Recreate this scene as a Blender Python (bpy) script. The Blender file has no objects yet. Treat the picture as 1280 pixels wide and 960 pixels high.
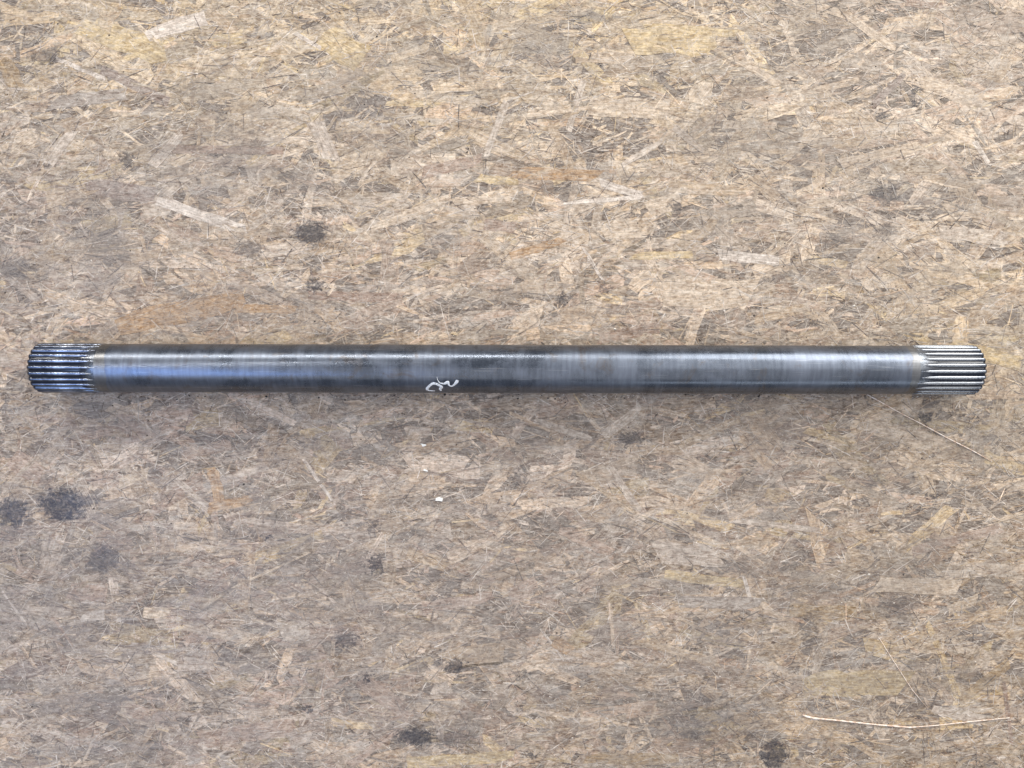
import bpy, bmesh, math, random
import numpy as np
from mathutils import Vector, Matrix

S = bpy.context.scene
C = S.collection
rng = np.random.default_rng(11)
random.seed(5)

# ------------------------------------------------------------------ camera, world, lamps, exposure
D = 0.65                      # camera height over the board (m)
PX = 0.00065                  # one photograph pixel on the board (m), photograph 1280 x 960
cam = bpy.data.cameras.new('camera')
camo = bpy.data.objects.new('camera', cam); C.objects.link(camo)
camo.location = (0, 0, D)
cam.sensor_width = 36; cam.lens = 36 * D / (1280 * PX)
cam.clip_start = 0.01; cam.clip_end = 50
S.camera = camo

w = bpy.data.worlds.new('World'); S.world = w; w.use_nodes = True
bg = w.node_tree.nodes['Background']
bg.inputs[0].default_value = (0.80, 0.86, 1.0, 1); bg.inputs[1].default_value = 0.22

def lamp(name, loc, target, sx, sy, power, col):
    l = bpy.data.lights.new(name, 'AREA'); l.shape = 'RECTANGLE'
    l.size = sx; l.size_y = sy; l.energy = power; l.color = col
    o = bpy.data.objects.new(name, l); C.objects.link(o)
    o.location = loc
    o.rotation_euler = (Vector(target) - Vector(loc)).to_track_quat('-Z', 'Y').to_euler()
    return o
lamp('daylight_lamp', (-0.1, -1.0, 1.75), (-0.1, -1.0, 0), 2.8, 2.2, 10.8, (1.0, 0.96, 0.91))
lamp('ceiling_lamp', (1.35, 0.95, 1.80), (1.35, 0.95, 0), 2.2, 1.7, 16.0, (1.0, 0.98, 0.94))
lamp('window_lamp', (1.75, 2.25, 1.40), (0.3, 0.15, 0), 2.5, 1.5, 62.0, (1.0, 0.98, 0.93))
lamp('daylight_lamp', (-1.05, -0.46, 1.50), (-0.6, -0.3, 0), 1.2, 0.50, 6.0, (0.27, 0.49, 1.0))
lamp('tube_lamp', (-0.85, 0.55, 1.65), (-0.5, 0.3, 0), 1.0, 0.05, 3.5, (1.0, 0.97, 0.92))
lamp('tube_lamp', (-0.9, 1.75, 1.10), (-0.5, 0.3, 0), 2.2, 0.07, 20.0, (1.0, 0.96, 0.88))
lamp('tube_lamp', (1.6, -3.0, 1.45), (0.4, 0, 0), 2.2, 0.05, 5, (0.9, 0.97, 1.0))

S.view_settings.view_transform = 'Standard'
S.view_settings.look = 'None'
S.view_settings.exposure = 0.50
S.view_settings.gamma = 1.0
S.render.engine = 'CYCLES'

# ------------------------------------------------------------------ helpers
def at(px, py, z=0.0):
    k = PX * (D - z) / D
    return ((px - 640) * k, (480 - py) * k)

def lin(c):
    c = np.asarray(c, float) / 255.0
    return np.where(c <= 0.04045, c / 12.92, ((c + 0.055) / 1.055) ** 2.4)

class NT:
    """small helper to write node trees"""
    def __init__(self, name):
        self.m = bpy.data.materials.new(name); self.m.use_nodes = True
        self.t = self.m.node_tree; self.n = self.t.nodes
        self.p = self.n['Principled BSDF']
    def put(self, s, v):
        if v is None: return
        if isinstance(v, bpy.types.NodeSocket): self.t.links.new(v, s)
        else: s.default_value = v
    def node(self, kind, **kw):
        n = self.n.new(kind)
        for k, v in kw.items(): setattr(n, k, v)
        return n
    def math(self, op, a, b=None, c=None, clamp=False):
        n = self.node('ShaderNodeMath', operation=op, use_clamp=clamp)
        self.put(n.inputs[0], a); self.put(n.inputs[1], b); self.put(n.inputs[2], c)
        return n.outputs[0]
    def vmath(self, op, a, b=None):
        n = self.node('ShaderNodeVectorMath', operation=op)
        self.put(n.inputs[0], a); self.put(n.inputs[1], b)
        return n.outputs['Value'] if op in ('LENGTH', 'DISTANCE') else n.outputs['Vector']
    def noise(self, vec, scale, detail=3.0, rough=0.55, dist=0.0, color=False):
        n = self.node('ShaderNodeTexNoise')
        self.put(n.inputs['Vector'], vec); n.inputs['Scale'].default_value = scale
        n.inputs['Detail'].default_value = detail; n.inputs['Roughness'].default_value = rough
        n.inputs['Distortion'].default_value = dist
        return n.outputs['Color' if color else 'Fac']
    def ramp(self, v, a, b, lo=0.0, hi=1.0, smooth=True):
        n = self.node('ShaderNodeMapRange')
        if smooth: n.interpolation_type = 'SMOOTHSTEP'
        self.put(n.inputs[0], v)
        for i, x in zip((1, 2, 3, 4), (a, b, lo, hi)): n.inputs[i].default_value = x
        return n.outputs[0]
    def mix(self, f, a, b, blend='MIX'):
        n = self.node('ShaderNodeMix', data_type='RGBA', blend_type=blend)
        self.put(n.inputs[0], f); self.put(n.inputs[6], a); self.put(n.inputs[7], b)
        return n.outputs[2]
    def bump(self, h, strength, dist):
        n = self.node('ShaderNodeBump'); n.inputs['Strength'].default_value = strength
        n.inputs['Distance'].default_value = dist
        self.put(n.inputs['Height'], h); self.put(self.p.inputs['Normal'], n.outputs[0])

def rgb(r, g, b): return (*[float(x) for x in lin((r, g, b))], 1.0)

# ------------------------------------------------------------------ strand board material
# oil stains: pixel x, y, radius x, radius y, strength
STAINS = [(78, 632, 27, 20, .95), (98, 627, 26, 7, .6), (14, 641, 20, 17, .8), (128, 699, 18, 16, .55), (388, 291, 20, 14, .85),
          (312, 312, 16, 11, .6), (393, 357, 10, 7, .8), (968, 942, 17, 17, .95), (520, 922, 27, 10, .9), (560, 924, 36, 8, .45),
          (568, 832, 12, 8, .85), (470, 706, 7, 12, .8), (432, 800, 14, 11, .7), (459, 848, 5, 6, .9), (651, 845, 7, 8, .6),
          (1108, 243, 19, 12, .6), (1105, 290, 14, 9, .5), (845, 258, 8, 6, .7), (1145, 112, 5, 8, .95), (1143, 128, 4, 6, .8),
          (1103, 146, 6, 5, .7), (788, 549, 17, 8, .7), (1092, 603, 18, 7, .45), (1166, 622, 6, 5, .7), (1158, 524, 6, 6, .8),
          (1010, 787, 8, 22, .45), (1125, 770, 16, 24, .4), (975, 345, 22, 6, .4), (705, 372, 5, 6, .8), (755, 360, 6, 8, .6),
          (382, 886, 6, 5, .8), (43, 942, 7, 6, .6), (648, 600, 8, 14, .5), (15, 335, 22, 12, .5), (662, 943, 5, 6, .8), (700, 235, 26, 7, .3),
          (160, 200, 8, 10, .6), (55, 70, 20, 10, .5), (900, 905, 55, 34, .4), (1145, 832, 12, 9, .4), (1100, 900, 9, 7, .5), (334, 671, 4, 3, .9),
          (1040, 300, 14, 6, .4), (465, 660, 6, 9, .6), (740, 20, 30, 9, .45), (1000, 210, 5, 5, .5)]
# grey grime worn into the boards, plus broad lower blobs painting the light's falloff: pixel x, y, radius x, radius y, strength
GRIME_AND_FALLOFF = [(250, 215, 190, 55, .55), (80, 300, 150, 90, .6), (440, 130, 60, 60, .5), (690, 70, 60, 35, .5), (380, 600, 90, 90, .5),
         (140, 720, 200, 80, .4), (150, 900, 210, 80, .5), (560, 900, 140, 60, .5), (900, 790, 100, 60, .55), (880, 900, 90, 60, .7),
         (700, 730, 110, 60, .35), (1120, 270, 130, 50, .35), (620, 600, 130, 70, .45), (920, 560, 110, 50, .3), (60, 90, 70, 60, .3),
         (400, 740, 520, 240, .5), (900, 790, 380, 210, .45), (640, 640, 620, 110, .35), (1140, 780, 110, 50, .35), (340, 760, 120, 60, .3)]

def board_material():
    t = NT('strand_board')
    pos = t.node('ShaderNodeNewGeometry').outputs['Position']
    uv = t.node('ShaderNodeUVMap', uv_map='UVMap').outputs[0]
    col = t.node('ShaderNodeAttribute', attribute_name='tint').outputs['Color']
    # wood grain running along each strand
    st = t.node('ShaderNodeMapping'); st.inputs['Scale'].default_value = (70, 900, 1); t.put(st.inputs['Vector'], uv)
    grain = t.noise(st.outputs[0], 1.0, 4, .6, .3)
    st2 = t.node('ShaderNodeMapping'); st2.inputs['Scale'].default_value = (260, 2600, 1); t.put(st2.inputs['Vector'], uv)
    fine = t.noise(st2.outputs[0], 1.0, 3, .6)
    c = t.mix(1.0, col, t.mix(t.ramp(grain, .32, .68), (.70, .65, .61, 1), (1.20, 1.19, 1.17, 1)), 'MULTIPLY')
    c = t.mix(t.ramp(fine, .58, .74, 0, .5), c, (.74, .66, .57, 1))
    c = t.mix(t.ramp(fine, .42, .28, 0, .55), c, (.06, .045, .035, 1))
    # uneven wear in small blotches
    mott = t.noise(pos, 210, 6, .66, .5)
    c = t.mix(1.0, c, t.mix(t.ramp(mott, .32, .66), (.66, .62, .58, 1), (1.25, 1.24, 1.22, 1)), 'MULTIPLY')
    # pale patches where feet and parts have polished the strands
    wp = t.node('ShaderNodeMapping'); wp.inputs['Scale'].default_value = (24, 80, 1); t.put(wp.inputs['Vector'], pos)
    pol = t.noise(wp.outputs[0], 1.0, 6, .68, 1.0)
    c = t.mix(t.ramp(pol, .50, .66, 0, .5), c, t.mix(.5, c, (.80, .75, .67, 1)))
    c = t.mix(t.ramp(pol, .48, .34, 0, .6), c, t.mix(1.0, c, (.62, .58, .55, 1), 'MULTIPLY'))
    # fibres rubbed out of the worn face
    sm = t.node('ShaderNodeMapping'); sm.inputs['Scale'].default_value = (130, 420, 1); t.put(sm.inputs['Vector'], pos)
    smear = t.noise(sm.outputs[0], 1.0, 6, .72, 1.2)
    c = t.mix(t.ramp(smear, .36, .64, 0, .62), t.mix(1.0, c, (.64, .60, .58, 1), 'MULTIPLY'), t.mix(.45, c, (.72, .655, .575, 1)))
    # trodden-in dirt, and the light's falloff painted over the lower half
    an = t.node('ShaderNodeMapping'); an.inputs['Scale'].default_value = (26, 52, 1); t.put(an.inputs['Vector'], pos)
    nz = t.noise(an.outputs[0], 1.0, 6, .66, .5)
    wob = t.vmath('MULTIPLY', t.vmath('SUBTRACT', t.noise(pos, 95, 4, .65, color=True), (.5, .5, .5)), (.055, .04, 0))
    wob2 = t.vmath('MULTIPLY', t.vmath('SUBTRACT', t.noise(pos, 240, 5, .75, color=True), (.5, .5, .5)), (.046, .022, 0))
    sw = t.vmath('ADD', pos, wob); sw2 = t.vmath('ADD', pos, wob2)
    soak = t.math('MULTIPLY', t.math('SUBTRACT', grain, .5), 1.3)
    def blobs(src, items, soft, extra=None):
        tot = None
        for (x, y, rx, ry, s) in items:
            X, Y = at(x, y)
            d = t.vmath('SUBTRACT', src, (X, Y, 0))
            d = t.vmath('MULTIPLY', d, (1 / (rx * PX), 1 / (ry * PX), 0))
            ln = t.vmath('LENGTH', d)
            if extra is not None: ln = t.math('ADD', ln, extra)
            f = t.ramp(ln, 1.4, soft, 0, s)
            tot = f if tot is None else t.math('MAXIMUM', tot, f)
        return tot
    gr = t.math('MULTIPLY', blobs(sw, GRIME_AND_FALLOFF, .1), t.ramp(nz, .36, .62, .12, 1))
    bs = t.node('ShaderNodeMapping'); bs.inputs['Scale'].default_value = (7.5, 16, 1); t.put(bs.inputs['Vector'], pos)
    broad = t.noise(bs.outputs[0], 1.0, 5, .62, .8)
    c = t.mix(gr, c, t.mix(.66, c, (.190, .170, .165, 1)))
    gr = t.ramp(nz, .50, .72, .0, .48)
    gr = t.math('MAXIMUM', gr, t.math('MULTIPLY', t.ramp(broad, .46, .64, 0, .62), t.ramp(nz, .3, .6, .5, 1)))
    c = t.mix(gr, c, t.mix(.66, c, (.165, .138, .118, 1)))
    # speckled dirt and crumbs
    sp = t.noise(pos, 520, 5, .72)
    c = t.mix(t.ramp(sp, .44, .33, 0, .6), c, (.045, .036, .03, 1))
    c = t.mix(t.ramp(sp, .59, .69, 0, .5), c, (.78, .72, .63, 1))
    oil = blobs(sw2, [(x, y, a, b, min(.97, q * 1.1)) for x, y, a, b, q in STAINS], .68, soak)
    c = t.mix(t.math('MULTIPLY', oil, t.ramp(sp, .3, .62, 1, .72)), c, (.030, .029, .037, 1))
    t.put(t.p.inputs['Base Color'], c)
    r = t.ramp(nz, .3, .7, .62, .42)
    t.put(t.p.inputs['Roughness'], t.math('SUBTRACT', r, t.math('MULTIPLY', oil, .12)))
    t.p.inputs['Specular IOR Level'].default_value = .38
    h = t.math('ADD', t.math('MULTIPLY', grain, .7), t.math('MULTIPLY', sp, .8))
    t.bump(h, .6, .00011)
    return t.m
MB = board_material()

# ------------------------------------------------------------------ the board and its strands
HX, HY = 0.62, 0.50
board_me = bpy.data.meshes.new('wood_board')
bm = bmesh.new(); bmesh.ops.create_cube(bm, size=1)
for v in bm.verts: v.co = (v.co.x * 2 * HX, v.co.y * 2 * HY, -0.0005 + (v.co.z - .5) * .018)
bmesh.ops.bevel(bm, geom=bm.edges[:], offset=.001, segments=1, affect='EDGES')
uvl = bm.loops.layers.uv.new('UVMap')
for f in bm.faces:
    for l in f.loops: l[uvl].uv = (l.vert.co.x, l.vert.co.y)
bm.to_mesh(board_me); bm.free()
a = board_me.attributes.new('tint', 'FLOAT_COLOR', 'FACE')
a.data.foreach_set('color', np.tile(np.array([.20, .155, .12, 1.0]), len(board_me.polygons)))
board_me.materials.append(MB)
board = bpy.data.objects.new('wood_board', board_me); C.objects.link(board)
board['kind'] = 'structure'
board['label'] = 'worn oriented strand board with grey grime and dark oil stains, lying flat under the shaft'

# wood colours (sRGB of the clean strand)
PAL = {'cream': (216, 200, 178), 'pale': (208, 197, 184), 'white': (234, 227, 218), 'tan': (189, 169, 142), 'yellow': (214, 193, 146),
       'orange': (190, 154, 108), 'brown': (158, 133, 116), 'pink': (182, 160, 144), 'grey': (158, 149, 141), 'mauve': (147, 131, 123),
       'dark': (92, 79, 74), 'olive': (166, 140, 98)}
PL = {k: lin(v) for k, v in PAL.items()}

def outline(L, W, n, jag):
    """closed outline of a split strand lying along x, irregular ends"""
    m = max(2, n // 2)
    xs = np.linspace(-.5, .5, m) * L
    up = W * .5 * (1 + jag * (rng.random(m) - .65)); lo = -W * .5 * (1 + jag * (rng.random(m) - .65))
    xu = xs + (rng.random(m) - .5) * L * .5 / m; xl = xs + (rng.random(m) - .5) * L * .5 / m
    e = min(W * .9, L * .3)
    xu[0] -= (rng.random() - .5) * e; xl[0] += (rng.random() - .5) * e
    xu[-1] += (rng.random() - .5) * e; xl[-1] -= (rng.random() - .5) * e
    if rng.random() < .45: up[0] *= .35; 
    if rng.random() < .45: lo[-1] *= .35
    return np.concatenate([np.stack([xl, lo], 1), np.stack([xu[::-1], up[::-1]], 1)])

class Flakes:
    def __init__(self): self.v = []; self.f = []; self.uv = []; self.c = []; self.nv = 0
    def add(self, cx, cy, L, W, ang, z, tx, ty, th, col, n=8, jag=.35):
        o = outline(L, W, n, jag); k = len(o)
        ca, sa = math.cos(ang), math.sin(ang)
        x = cx + o[:, 0] * ca - o[:, 1] * sa; y = cy + o[:, 0] * sa + o[:, 1] * ca
        zt = z + o[:, 0] * tx + o[:, 1] * ty
        zt = np.minimum(zt, z + .00016)
        top = np.stack([x, y, zt], 1); bot = np.stack([x, y, zt - th], 1)
        self.v.append(top); self.v.append(bot)
        b = self.nv; off = rng.random(2) * 7
        u = o + off
        self.f.append(list(range(b, b + k))); self.uv.append(u); self.c.append(col)
        for i in range(k):
            j = (i + 1) % k
            self.f.append([b + j, b + i, b + k + i, b + k + j]); self.uv.append(u[[j, i, i, j]]); self.c.append(col)
        self.nv += 2 * k
    def mesh(self, name):
        me = bpy.data.meshes.new(name)
        v = np.concatenate(self.v).astype(np.float32)
        sizes = np.array([len(f) for f in self.f], np.int32)
        loops = np.fromiter((i for f in self.f for i in f), np.int32, sizes.sum())
        me.vertices.add(len(v)); me.vertices.foreach_set('co', v.ravel())
        me.loops.add(len(loops)); me.loops.foreach_set('vertex_index', loops)
        me.polygons.add(len(sizes))
        me.polygons.foreach_set('loop_start', np.concatenate([[0], np.cumsum(sizes)[:-1]]).astype(np.int32))
        uvl = me.uv_layers.new(name='UVMap')
        uvl.data.foreach_set('uv', np.concatenate(self.uv).astype(np.float32).ravel())
        at_ = me.attributes.new('tint', 'FLOAT_COLOR', 'FACE')
        cc = np.ones((len(sizes), 4), np.float32); cc[:, :3] = np.array(self.c)
        at_.data.foreach_set('color', cc.ravel())
        me.polygons.foreach_set('use_smooth', np.zeros(len(sizes), bool))
        me.update(calc_edges=True); me.validate()
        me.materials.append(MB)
        return me

# slow drift of tint over the board, browner in the lower half (pixel x, y, radius, tint, weight)
REG = [(640, 10, 260, 'yellow', 1.6), (180, 60, 140, 'yellow', 2.0), (860, 60, 150, 'yellow', 1.5), (1150, 60, 260, 'cream', 2.2), (430, 60, 120, 'yellow', .9),
       (1000, 180, 250, 'cream', 1.2), (620, 160, 200, 'cream', .8), (100, 280, 200, 'grey', .9), (300, 200, 160, 'grey', .5), (420, 330, 200, 'cream', .6),
       (240, 392, 120, 'orange', 1.6), (700, 230, 120, 'orange', .6), (640, 400, 500, 'tan', .7), (880, 370, 160, 'tan', .8), (1250, 440, 150, 'yellow', 1.8),
       (1150, 540, 160, 'tan', .8), (270, 560, 160, 'brown', .6), (600, 640, 300, 'grey', .4), (150, 740, 220, 'grey', .6), (640, 720, 120, 'pink', .8),
       (560, 800, 120, 'tan', .5), (300, 900, 200, 'pink', .6), (880, 700, 130, 'tan', .5), (1050, 800, 150, 'olive', 1.4), (1220, 850, 190, 'olive', 2.4),
       (1000, 940, 200, 'olive', 1.8), (700, 950, 150, 'olive', 1.0), (880, 860, 110, 'grey', .9), (1000, 640, 200, 'mauve', .5), (900, 540, 200, 'brown', .8), (640, 760, 420, 'brown', 1.0), (400, 620, 320, 'mauve', .8), (300, 850, 300, 'grey', .7)]
BASE_MIX = [('tan', .24), ('cream', .22), ('pale', .16), ('brown', .11), ('pink', .11), ('grey', .09), ('yellow', .05), ('mauve', .02)]
bn = [k for k, _ in BASE_MIX]; bp = np.array([p for _, p in BASE_MIX]); bp /= bp.sum()
def tint(X, Y):
    px, py = X / PX + 640, 480 - Y / PX
    c = PL[bn[rng.choice(len(bn), p=bp)]] * 1.0
    tot = 1.0; acc = np.zeros(3)
    for (x, y, r, k, wt) in REG:
        q = wt * math.exp(-((px - x) ** 2 + (py - y) ** 2 * 1.6) / (r * r))
        acc += q * PL[k]; tot += q
    acc = (acc + .25 * PL['tan']) / (tot - .75)
    c = .55 * c + .45 * acc
    c = np.maximum(c * math.exp(rng.normal(-.02, .24)), .035)
    return c / max(1.0, c.max() / .80)

def ang_rand(spread=26):
    if rng.random() < .24: return rng.random() * math.pi
    return math.radians(rng.normal(3, spread))

# the strands picked out one by one in the photograph: ends (px), width (px), wood
HAND = [(187,42,262,20,18,'white'),(258,10,297,44,14,'tan'),(95,25,212,72,30,'yellow'),(400,42,455,76,36,'yellow'),(367,40,440,83,5,'white'),(312,80,355,52,6,'cream'),
 (410,106,452,89,12,'tan'),(392,150,418,205,20,'pale'),(295,168,388,180,6,'cream'),(308,207,385,184,7,'cream'),(200,186,350,188,10,'brown'),(65,200,90,163,13,'pale'),
 (192,205,228,165,12,'pale'),(112,232,195,246,22,'mauve'),(197,250,308,289,14,'white'),(315,341,380,332,6,'cream'),(150,404,298,376,27,'orange'),(290,385,368,387,10,'orange'),
 (388,370,500,372,12,'brown'),(465,285,565,247,12,'cream'),(565,252,640,248,10,'cream'),(595,222,645,228,10,'yellow'),(607,195,632,130,9,'pale'),(530,215,600,200,14,'pink'),
 (605,280,645,285,14,'pink'),(5,75,22,110,20,'olive'),(70,73,130,98,6,'white'),(125,85,210,128,12,'mauve'),
 (790,52,902,55,30,'yellow'),(810,32,920,42,10,'yellow'),(925,75,975,107,10,'cream'),(733,132,842,138,24,'cream'),(710,165,730,100,8,'pale'),(688,155,722,225,12,'tan'),
 (640,215,755,220,16,'orange'),(748,228,805,245,10,'white'),(700,254,805,246,5,'white'),(832,232,930,240,14,'tan'),(940,222,968,245,16,'tan'),(1092,130,1132,92,9,'mauve'),
 (1040,178,1083,175,14,'tan'),(1150,102,1212,122,20,'cream'),(815,365,940,368,38,'cream'),(790,320,868,318,9,'yellow'),(900,318,970,326,13,'white'),(755,288,805,285,25,'cream'),
 (810,262,855,248,22,'cream'),(730,310,753,350,4,'white'),(640,320,705,300,10,'orange'),(750,424,830,408,14,'brown'),(662,380,682,415,4,'cream'),(1045,205,1160,180,12,'cream'),
 (1217,175,1235,202,6,'white'),(1155,220,1230,235,8,'tan'),(1130,3,1180,8,8,'brown'),(1060,20,1120,62,10,'cream'),
 (10,570,50,595,26,'pink'),(265,585,275,630,14,'orange'),(260,635,310,625,12,'orange'),(212,592,260,635,8,'pale'),(90,738,130,742,22,'pink'),(30,762,92,767,12,'pale'),
 (103,772,130,768,13,'white'),(175,765,210,768,14,'cream'),(348,790,390,785,26,'pale'),(455,852,512,895,20,'pink'),(250,925,375,907,22,'pink'),(555,822,640,815,26,'tan'),
 (505,955,640,945,14,'yellow'),(440,955,500,910,9,'pink'),(510,690,565,710,16,'tan'),(290,735,385,692,3,'cream'),(380,575,415,625,4,'white'),(190,815,225,832,5,'pale'),
 (3,740,32,780,3,'white'),(670,525,740,550,8,'pale'),(755,545,800,510,12,'pale'),(845,560,927,522,10,'tan'),(820,690,900,695,26,'pale'),
 (830,718,932,730,12,'yellow'),(930,720,940,757,5,'white'),(850,752,945,755,16,'grey'),(980,762,1065,768,18,'olive'),(995,855,1128,855,32,'yellow'),(790,800,897,828,10,'tan'),
 (690,800,715,815,14,'orange'),(825,647,900,682,6,'cream'),(920,650,1025,663,7,'pale'),(640,745,670,730,20,'pink'),(1095,730,1200,735,18,'cream'),(1170,885,1225,900,14,'pale'),
 (1195,880,1260,830,12,'olive'),(1255,850,1265,930,5,'brown'),(730,948,850,950,14,'olive'),(1085,530,1170,555,20,'cream'),(1055,695,1090,700,20,'tan'),(865,775,870,805,4,'tan'),
 (675,785,705,825,3,'white'),(720,590,790,640,6,'tan'),(760,580,800,640,9,'pale'),(150,605,185,590,12,'cream'),(185,525,245,520,20,'pink'),(100,545,180,530,12,'brown'),
 (1130,590,1210,560,9,'tan'),(940,400,1010,385,12,'tan'),(1180,430,1278,455,18,'yellow'),(1140,690,1250,660,12,'pink'),(700,660,760,690,14,'pink'),(530,760,620,745,14,'pink'),
 (60,130,150,118,16,'grey'),(470,215,520,240,9,'tan'),(845,160,880,190,8,'pale'),(780,205,830,175,7,'pale'),(985,120,1075,100,9,'cream'),(1180,290,1270,300,16,'pale')]

Z0 = -0.0006
N_PART = 300
used = len(HAND)
def strand_obj(fl):
    o = bpy.data.objects.new('strand', fl.mesh('strand')); C.objects.link(o); o.parent = board
for (x1, y1, x2, y2, wd, k) in HAND:
    X1, Y1 = at(x1, y1); X2, Y2 = at(x2, y2)
    fl = Flakes()
    c = PL[k] * .92 + tint((X1 + X2) / 2, (Y1 + Y2) / 2) * .08
    fl.add((X1 + X2) / 2, (Y1 + Y2) / 2, math.hypot(X2 - X1, Y2 - Y1), wd * PX * 1.05, math.atan2(Y2 - Y1, X2 - X1),
           Z0 + .00035 + rng.random() * .00005, rng.normal(0, .0010), rng.normal(0, .005), .0004, c, 14, .3)
    strand_obj(fl)
taken = [((x1 + x2) / 2, (y1 + y2) / 2) for (x1, y1, x2, y2, _, _) in HAND]
while used < N_PART:
    px, py = rng.uniform(0, 1280), rng.uniform(0, 960)
    if min(math.hypot(px - a, (py - b) * 1.6) for a, b in taken) < 34: continue
    taken.append((px, py)); X, Y = at(px, py)
    fl = Flakes()
    fl.add(X, Y, rng.uniform(34, 100) * PX, rng.uniform(9, 26) * PX, ang_rand(), Z0 + .00023 + rng.random() * .00010,
           rng.normal(0, .0020), rng.normal(0, .010), .0004, tint(X, Y), 12, .4)
    strand_obj(fl); used += 1

AREA = (2 * HX) * (2 * HY) / (1280 * PX * 960 * PX)
def scatter(count, lr, wr, zlo, zhi, tx, ty, n, jag, shade=None, spread=26):
    fl = Flakes()
    for i in range(int(count * AREA)):
        X, Y = rng.uniform(-HX + .012, HX - .012), rng.uniform(-HY + .012, HY - .012)
        L = math.exp(rng.uniform(math.log(lr[0]), math.log(lr[1]))); W = math.exp(rng.uniform(math.log(wr[0]), math.log(wr[1])))
        W = min(W, L * .5)
        fl.add(X, Y, L * PX, W * PX, ang_rand(spread), zlo + (zhi - zlo) * rng.random(), rng.normal(0, tx), rng.normal(0, ty), .0005,
               tint(X, Y) if shade is None else shade(X, Y), n, jag)
    return fl
def stuff(name, fl):
    o = bpy.data.objects.new(name, fl.mesh(name)); C.objects.link(o); o.parent = board; o['kind'] = 'stuff'
    return o
stuff('strand_bed', scatter(3800, (30, 130), (8, 30), Z0 - .00015, Z0 + .00027, .003, .012, 10, .4))
stuff('wood_chips', scatter(11000, (6, 56), (1.1, 6.5), Z0 + .00005, Z0 + .00036, .005, .022, 8, .45, spread=22))
def sliver_tint(X, Y):
    r = rng.random()
    if r < .50: return PL['white'] * rng.uniform(.65, 1.0)
    if r < .72: return PL['dark'] * rng.uniform(.6, 1.8)
    return tint(X, Y) * rng.uniform(.9, 1.35)
stuff('wood_fibres', scatter(19000, (4, 34), (.45, 1.4), Z0 + .00024, Z0 + .00044, .003, .03, 6, .8, sliver_tint, spread=38))

# ------------------------------------------------------------------ the splined shaft
R = 0.0191
YC = at(640, 461.2, R)[1]
Zb = -0.0001
root = bpy.data.objects.new('drive_shaft', None); C.objects.link(root)
root.empty_display_size = .05
root.location = (0, YC, Zb); root.rotation_euler = (0, 0, math.radians(-0.14))
root['label'] = 'long dark steel shaft with a splined end at each side and a white paint scrawl'
root['category'] = 'drive shaft'
KT = PX * (D - 2 * R - Zb) / D          # metres per pixel on the shaft's top line
def sx(px): return (px - 640) * KT

def steel(name, dark, light, r0, r1, rough_skin=True, grease=(.0193, .0184, .0008)):
    t = NT(name)
    oc = t.node('ShaderNodeTexCoord').outputs['Object']
    m = t.node('ShaderNodeMapping'); m.inputs['Scale'].default_value = (1, .8, .8); t.put(m.inputs['Vector'], oc)
    big = t.noise(m.outputs[0], 38, 5, .62, .4)
    m2 = t.node('ShaderNodeMapping'); m2.inputs['Scale'].default_value = (1, .10, .10); t.put(m2.inputs['Vector'], oc)
    ring = t.noise(m2.outputs[0], 420, 4, .65)
    sp = t.noise(oc, 900, 4, .7)
    c = t.mix(t.ramp(big, .34, .66), dark, light)
    c = t.mix(1.0, c, t.mix(t.ramp(ring, .3, .7), (.86, .86, .87, 1), (1.12, 1.12, 1.11, 1)), 'MULTIPLY')
    c = t.mix(t.ramp(sp, .36, .28, 0, .7), c, (.03, .025, .022, 1))
    sc = t.node('ShaderNodeMapping'); sc.inputs['Scale'].default_value = (30, 1900, 1900); t.put(sc.inputs['Vector'], oc)
    scr = t.noise(sc.outputs[0], 1.0, 2, .5)
    if rough_skin:
        rust = t.noise(oc, 62, 6, .7, .8)
        c = t.mix(t.ramp(rust, .53, .70, 0, .45), c, (.115, .088, .066, 1))
        c = t.mix(t.ramp(scr, .66, .74, 0, .55), c, (.42, .43, .45, 1))
        c = t.mix(t.ramp(sp, .66, .72, 0, .6), c, (.40, .40, .39, 1))
    if not rough_skin:                     # black grease packed between the teeth
        xyz = t.node('ShaderNodeSeparateXYZ'); t.put(xyz.inputs[0], oc)
        rad = t.math('SQRT', t.math('ADD', t.math('POWER', xyz.outputs[1], 2), t.math('POWER', xyz.outputs[2], 2)))
        rad = t.math('ADD', rad, t.math('MULTIPLY', t.math('SUBTRACT', sp, .5), grease[2]))
        wet = t.ramp(rad, *grease[:2])
        c = t.mix(wet, c, (.012, .015, .026, 1))
    t.put(t.p.inputs['Base Color'], c)
    ro = t.math('ADD', t.ramp(big, .3, .7, r0, r1), t.ramp(sp, .3, .7, -.02, .03))
    t.p.inputs['Metallic'].default_value = .92
    if not rough_skin:                     # the grease is wet and glints
        t.put(t.p.inputs['Metallic'], t.math('MULTIPLY', t.math('SUBTRACT', 1.0, wet), .92))
        t.p.inputs['IOR'].default_value = 1.55
        ro = t.math('MULTIPLY', ro, t.math('SUBTRACT', 1.0, t.math('MULTIPLY', wet, .45)))
    t.put(t.p.inputs['Roughness'], ro)
    h = t.math('ADD', t.math('MULTIPLY', ring, .3), t.math('ADD', t.math('MULTIPLY', sp, .18), big))
    t.bump(h, *((.3, .00018) if rough_skin else (.16, .00012)))
    return t.m
M_BODY = steel('oiled_steel', (.105, .120, .150, 1), (.170, .192, .238, 1), .22, .36)
M_BAND = steel('bare_steel', (.125, .125, .128, 1), (.21, .213, .222, 1), .24, .35)
M_TOOTH = steel('spline_steel', (.22, .235, .27, 1), (.42, .44, .47, 1), .18, .28, False)
M_TOOTH_OILED = steel('oiled_spline_steel', (.085, .10, .14, 1), (.42, .45, .52, 1), .12, .20, False)
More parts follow.
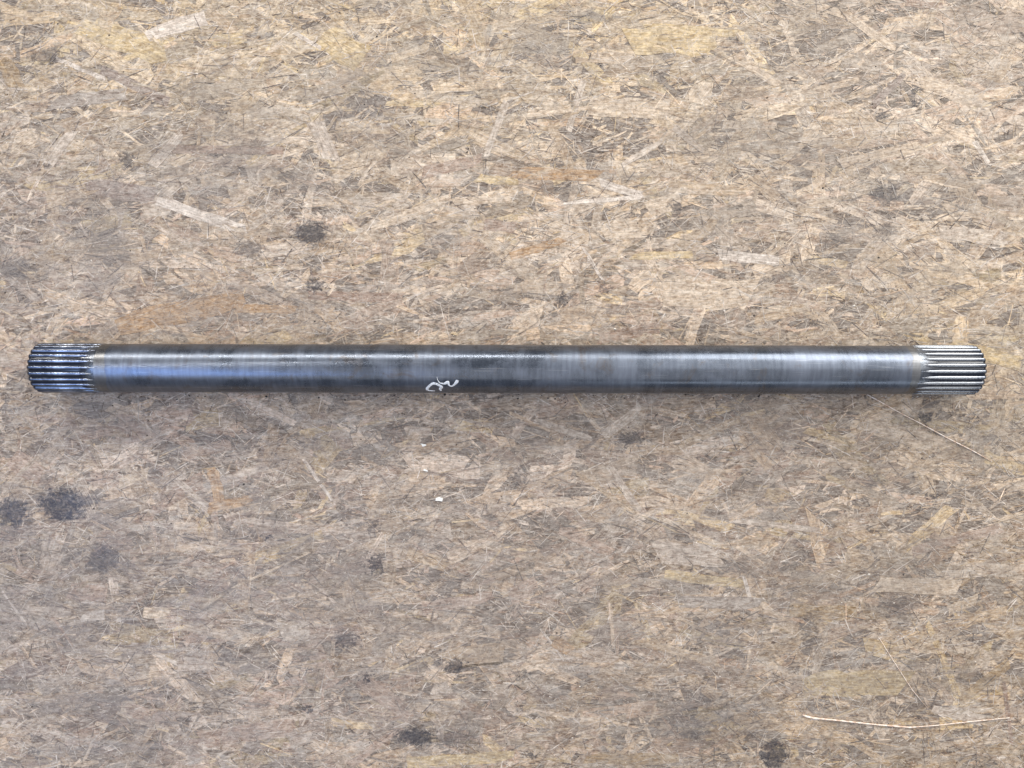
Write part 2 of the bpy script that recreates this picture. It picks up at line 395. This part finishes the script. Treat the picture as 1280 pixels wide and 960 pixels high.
M_ROOT = steel('spline_root_steel', (.10, .11, .13, 1), (.20, .215, .24, 1), .18, .30, False, (.01905, .0181, .0022))

def lathe(name, prof, mat, parent, seg=96, smooth=True, ragged=None):
    """prof: (x, radius) along the shaft; axis at z = R"""
    bm = bmesh.new(); rings = []
    for k, (x, r) in enumerate(prof):
        wav = np.zeros(seg)
        if k == ragged:                                    # a worn, uneven edge
            for q in (2, 3, 5, 8, 13, 21): wav += .0009 / q ** .5 * np.sin(q * np.linspace(0, 2 * math.pi, seg, False) + rng.uniform(0, 6.3))
        rings.append([bm.verts.new((x + wav[i], r * math.cos(2 * math.pi * i / seg), r * math.sin(2 * math.pi * i / seg))) for i in range(seg)])
    for a, b in zip(rings, rings[1:]):
        for i in range(seg):
            j = (i + 1) % seg
            f = bm.faces.new((a[i], a[j], b[j], b[i])); f.smooth = smooth
    bm.normal_update(); bm.faces.ensure_lookup_table()
    if bm.faces[0].normal.dot(Vector((0, *bm.faces[0].calc_center_median()[1:]))) < 0: bmesh.ops.reverse_faces(bm, faces=bm.faces[:])
    for ring, q in ((rings[0], -1), (rings[-1], 1)):
        f = bm.faces.new([bm.verts.new(v.co) for v in ring]); f.normal_update()
        if f.normal.x * q * (prof[-1][0] - prof[0][0]) < 0: f.normal_flip()
    me = bpy.data.meshes.new(name); bm.to_mesh(me); bm.free(); me.materials.append(mat)
    o = bpy.data.objects.new(name, me); C.objects.link(o); o.parent = parent
    if parent is root: o.location = (0, 0, R)
    return o

xL = dict(end=sx(32.5), tooth=sx(95), run=sx(116), band=sx(128.5))
xR = dict(end=sx(1234.5), tooth=sx(1174), run=sx(1151), band=sx(1142))
xs = np.linspace(xL['band'], xR['band'], 90)
xs = np.linspace(xL['run'] + .001, xR['run'] - .001, 90)
lathe('shaft_body', [(float(x), R) for x in xs], M_BODY, root)
RB = R + .00004
lathe('bare_band', [(xL['run'], RB), (xL['band'] + .0003, RB)], M_BAND, root, ragged=1)
lathe('bare_band', [(xR['band'] - .0003, RB), (xR['run'], RB)], M_BAND, root, ragged=0)

RT, RR, NTH = R * 1.03, R * .938, 24
def spline_end(q, sgn):
    """sgn -1: the left end.  q: pixel stations along the shaft"""
    e, tt, rn = q['end'], q['tooth'], q['run']
    core = lathe('splined_end', [(e, RR - .0011), (e - sgn * .0010, RR - .0003), (e - sgn * .0022, RR), (tt, RR), (tt * .75 + rn * .25, RR + .00022), (tt * .5 + rn * .5, RR + .00055), (tt * .25 + rn * .75, RR + .00098), (rn, RB - .00003)], M_ROOT, root)
    # tooth cross-section: offset across (m), radius
    sec = [(-.00195, RR - .0006), (-.00115, RT - .0005), (-.0005, RT - .00003), (.0005, RT - .00003), (.00115, RT - .0005), (.00195, RR - .0006)]
    variants = []
    for _ in range(6):                                      # the cutter left every tooth with its own run-out
        bm = bmesh.new(); j1, j2 = rng.uniform(-.0016, .0016), rng.uniform(-.0022, .0012)
        stations = [(e, .9, -.0011), (e - sgn * .0013, .98, -.00005), (e - sgn * .0022, 1, 0), (tt + j1 + sgn * .0008, 1, 0), (tt + j1, 1, 0), (tt * .45 + rn * .55 + j1, .82, -.00022), (rn - sgn * (.0006 + j2), .12, RB - RT - .00002)]
        rows = []
        for (x, wd, dr) in stations:
            row = []
            for (y, r) in sec:
                rr = r + dr if r > RR - .0001 else r
                row.append(bm.verts.new((x, y * wd, math.sqrt(max(rr * rr - y * y, 1e-8)))))
            rows.append(row)
        for a, b in zip(rows, rows[1:]):
            for i in range(len(sec) - 1): bm.faces.new((a[i], a[i + 1], b[i + 1], b[i])).smooth = True
        bm.faces.new(rows[0]); bm.faces.new(rows[-1])
        bmesh.ops.recalc_face_normals(bm, faces=bm.faces[:])
        me = bpy.data.meshes.new('spline_tooth'); bm.to_mesh(me); bm.free(); me.materials.append(M_TOOTH_OILED if sgn < 0 else M_TOOTH)
        variants.append(me)
    for k in range(NTH):
        o = bpy.data.objects.new('spline_tooth', variants[int(rng.integers(6))]); C.objects.link(o); o.parent = core
        o.rotation_euler = (2 * math.pi * (k + .3 * (sgn > 0)) / NTH, 0, 0)
spline_end(xL, -1); spline_end(xR, 1)

# white paint scrawl on the barrel
def on_shaft(px, py, lift=0.0):
    z = Zb + 2 * R
    for _ in range(12):
        X, Y = at(px, py, z); dy = max(-R * .995, min(R * .995, Y - YC))
        z = Zb + R + math.sqrt(R * R - dy * dy)
    n = Vector((0, dy, z - Zb - R)).normalized()
    return Vector((X, 0, R)) + n * (R + lift), n
paint = NT('white_paint')
pn = paint.noise(paint.node('ShaderNodeTexCoord').outputs['Object'], 1400, 3, .6)
paint.put(paint.p.inputs['Base Color'], paint.mix(paint.ramp(pn, .33, .48), (.20, .22, .25, 1), (.86, .88, .90, 1)))
paint.p.inputs['Roughness'].default_value = .45
def stroke(name, pts, widths, mat):
    # resample the pixel path smoothly
    P = np.array(pts, float); Wd = np.array(widths, float)
    n = len(P); T = np.linspace(0, n - 1, (n - 1) * 5 + 1); out = []
    for u in T:
        i = min(int(u), n - 2); f = u - i
        p0, p1, p2, p3 = P[max(i - 1, 0)], P[i], P[i + 1], P[min(i + 2, n - 1)]
        q = .5 * (2 * p1 + (p2 - p0) * f + (2 * p0 - 5 * p1 + 4 * p2 - p3) * f * f + (3 * p1 - p0 - 3 * p2 + p3) * f ** 3)
        out.append((q, Wd[i] * (1 - f) + Wd[i + 1] * f))
    bm = bmesh.new(); rows = []
    for i, (q, wd) in enumerate(out):
        c, nrm = on_shaft(*q)
        a = on_shaft(*out[max(i - 1, 0)][0])[0]; b = on_shaft(*out[min(i + 1, len(out) - 1)][0])[0]
        side = (b - a).cross(nrm).normalized() * (wd * KT * .70 * rng.uniform(.85, 1.15))
        rows.append([bm.verts.new(c + side - nrm * .0001), bm.verts.new(c + side * .8 + nrm * .00012), bm.verts.new(c + nrm * .0002),
                     bm.verts.new(c - side * .8 + nrm * .00012), bm.verts.new(c - side - nrm * .0001)])
    for a, b in zip(rows, rows[1:]):
        for i in range(4): bm.faces.new((a[i], a[i + 1], b[i + 1], b[i])).smooth = True
    bmesh.ops.recalc_face_normals(bm, faces=bm.faces[:])
    me = bpy.data.meshes.new(name); bm.to_mesh(me); bm.free(); me.materials.append(mat)
    o = bpy.data.objects.new(name, me); C.objects.link(o); o.parent = root
stroke('paint_stroke', [(551.4, 488.6), (550.2, 486.3), (551.9, 484), (546.5, 480.6), (541.2, 479.8), (537, 482.6), (534, 486.3), (536.4, 488.4), (543.5, 488.8)],
       [1.6, 2.6, 3.2, 2.8, 2.8, 2.6, 3.0, 2.0, 1.4], paint.m)
stroke('paint_stroke', [(546.2, 471), (547.0, 475), (550.2, 479.0), (555.6, 479.8), (559.8, 477.8), (561.4, 481.8), (565.4, 482.8), (569.6, 479.2), (572.2, 475.2)],
       [.25, .5, 1.0, 2.6, 3.2, 1.4, 1.6, 2.8, 3.4], paint.m)

# ------------------------------------------------------------------ loose straws and crumbs on the board
straw = NT('dry_straw')
sn = straw.noise(straw.node('ShaderNodeTexCoord').outputs['Object'], 260, 3, .6)
straw.put(straw.p.inputs['Base Color'], straw.mix(straw.ramp(sn, .35, .65), (.62, .43, .31, 1), (.88, .78, .68, 1)))
straw.p.inputs['Roughness'].default_value = .35
def straw_thing(pts, rad, label, z=.0002):
    P = [Vector((*at(x, y, z), z + dz)) for (x, y, dz) in pts]
    o0 = P[0].copy()
    bm = bmesh.new(); rows = []
    for i, p in enumerate(P):
        d = (P[min(i + 1, len(P) - 1)] - P[max(i - 1, 0)]).normalized()
        s = d.cross(Vector((0, 0, 1))).normalized(); u = s.cross(d)
        r = rad[i] * PX
        rows.append([bm.verts.new(p - o0 + s * r * math.cos(k * math.pi / 3) + u * r * math.sin(k * math.pi / 3)) for k in range(6)])
    for a, b in zip(rows, rows[1:]):
        for k in range(6): bm.faces.new((a[k], a[(k + 1) % 6], b[(k + 1) % 6], b[k])).smooth = True
    bm.faces.new(rows[0]); bm.faces.new(rows[-1][::-1])
    bmesh.ops.recalc_face_normals(bm, faces=bm.faces[:])
    me = bpy.data.meshes.new('straw'); bm.to_mesh(me); bm.free(); me.materials.append(straw.m)
    o = bpy.data.objects.new('straw', me); C.objects.link(o); o.location = o0
    o['label'] = label; o['category'] = 'straw'; o['group'] = 'loose straws on the board'
straw_thing([(1003, 893.5, 0), (1008, 895.5, 0), (1017, 897.6, 0), (1050, 900.6, .0004), (1095, 905.6, .0004), (1120, 907.6, .0003), (1137, 909.3, 0), (1141, 909, 0), (1170, 906.5, .0004), (1215, 901.5, .0004), (1262, 897.2, 0)],
            [.9, 1.35, 1.2, 1.0, 1.0, 1.0, 1.1, .75, .65, .65, .7], 'long pale straw bent in the middle, beside the yellow strand at the lower right')
straw_thing([(1084, 493, 0), (1102, 503, 0), (1125, 516, .0002), (1150, 529, .0003), (1185, 548, .0003), (1215, 563, .0002), (1240, 577, 0)],
            [.8, .75, .65, .75, .7, .7, .6], 'thin straight pale straw slanting down from under the right splined end')
straw_thing([(1098, 796, 0), (1118, 828, .0002), (1140, 862, .0003), (1160, 886, 0)],
            [.3, .42, .5, .35], 'short faint straw pointing down towards the long bent straw', z=.00015)

chip = NT('white_chip'); chip.p.inputs['Base Color'].default_value = (.80, .78, .73, 1); chip.p.inputs['Roughness'].default_value = .5
for i, (x, y, a, b, lab) in enumerate([(549, 624, 5.5, 3.0, 'largest white paint chip on the board, lowest of the column below the scrawl'),
                        (529, 556, 4.2, 2.2, 'small slanted white paint chip nearest below the scrawl'),
                        (532, 588, 3.0, 1.8, 'tiny white paint chip in the middle of the column below the scrawl')]):
    bm = bmesh.new(); n = 8; t0 = [.0, .3, .1][i]
    top = [bm.verts.new((a * PX * math.cos(k / n * 6.283) * rng.uniform(.45, 1.25), b * PX * math.sin(k / n * 6.283) * rng.uniform(.4, 1.3), .0005)) for k in range(n)]
    bot = [bm.verts.new((v.co.x * 1.1, v.co.y * 1.1, 0)) for v in top]
    bm.faces.new(top); bm.faces.new(bot[::-1])
    for k in range(n): bm.faces.new((top[k], bot[k], bot[(k + 1) % n], top[(k + 1) % n]))
    bmesh.ops.recalc_face_normals(bm, faces=bm.faces[:])
    me = bpy.data.meshes.new('paint_chip'); bm.to_mesh(me); bm.free(); me.materials.append(chip.m)
    o = bpy.data.objects.new('paint_chip', me); C.objects.link(o)
    o.location = (*at(x, y), -.0001); o.rotation_euler = (0, 0, -t0)
    o['label'] = lab; o['category'] = 'paint chip'; o['group'] = 'white paint chips below the shaft'

# grit and sawdust lying loose on the board
gv, gf, gn = [], [], 0
for i in range(1500):
    if i < 260:
        px, py = rng.uniform(30, 1240), 493 + abs(rng.normal(0, 4))
    else:
        px, py = rng.uniform(-60, 1340), rng.uniform(-60, 1020)
    X, Y = at(px, py); r = rng.uniform(.35, 1.0) * PX * (1.6 if rng.random() < .06 else 1)
    a0 = rng.random() * 6.28; k = 5
    for j in range(k):
        q = a0 + j * 6.283 / k; rr = r * rng.uniform(.6, 1.2)
        gv.append((X + rr * math.cos(q) * 1.3, Y + rr * math.sin(q), -.0004))
    gv.append((X, Y, -.0001 + r * .7))
    for j in range(k): gf.append((gn + j, gn + (j + 1) % k, gn + k))
    gn += k + 1
gm = bpy.data.meshes.new('grit'); gm.from_pydata(gv, [], gf); gm.polygons.foreach_set('use_smooth', np.zeros(len(gf), bool))
for nm, cc in (('dark_grit', (.035, .03, .027, 1)), ('brown_grit', (.14, .10, .07, 1)), ('pale_grit', (.72, .66, .58, 1))):
    mt = bpy.data.materials.new(nm); mt.use_nodes = True
    mt.node_tree.nodes['Principled BSDF'].inputs['Base Color'].default_value = cc; mt.node_tree.nodes['Principled BSDF'].inputs['Roughness'].default_value = .6
    gm.materials.append(mt)
pick = rng.choice(3, 1500, p=[.42, .25, .33])
gm.polygons.foreach_set('material_index', np.repeat(pick, 5).astype(np.int32)); gm.update()
go = bpy.data.objects.new('grit', gm); C.objects.link(go)
go['kind'] = 'stuff'; go['label'] = 'fine dark and pale grit scattered over the board'; go['category'] = 'grit'
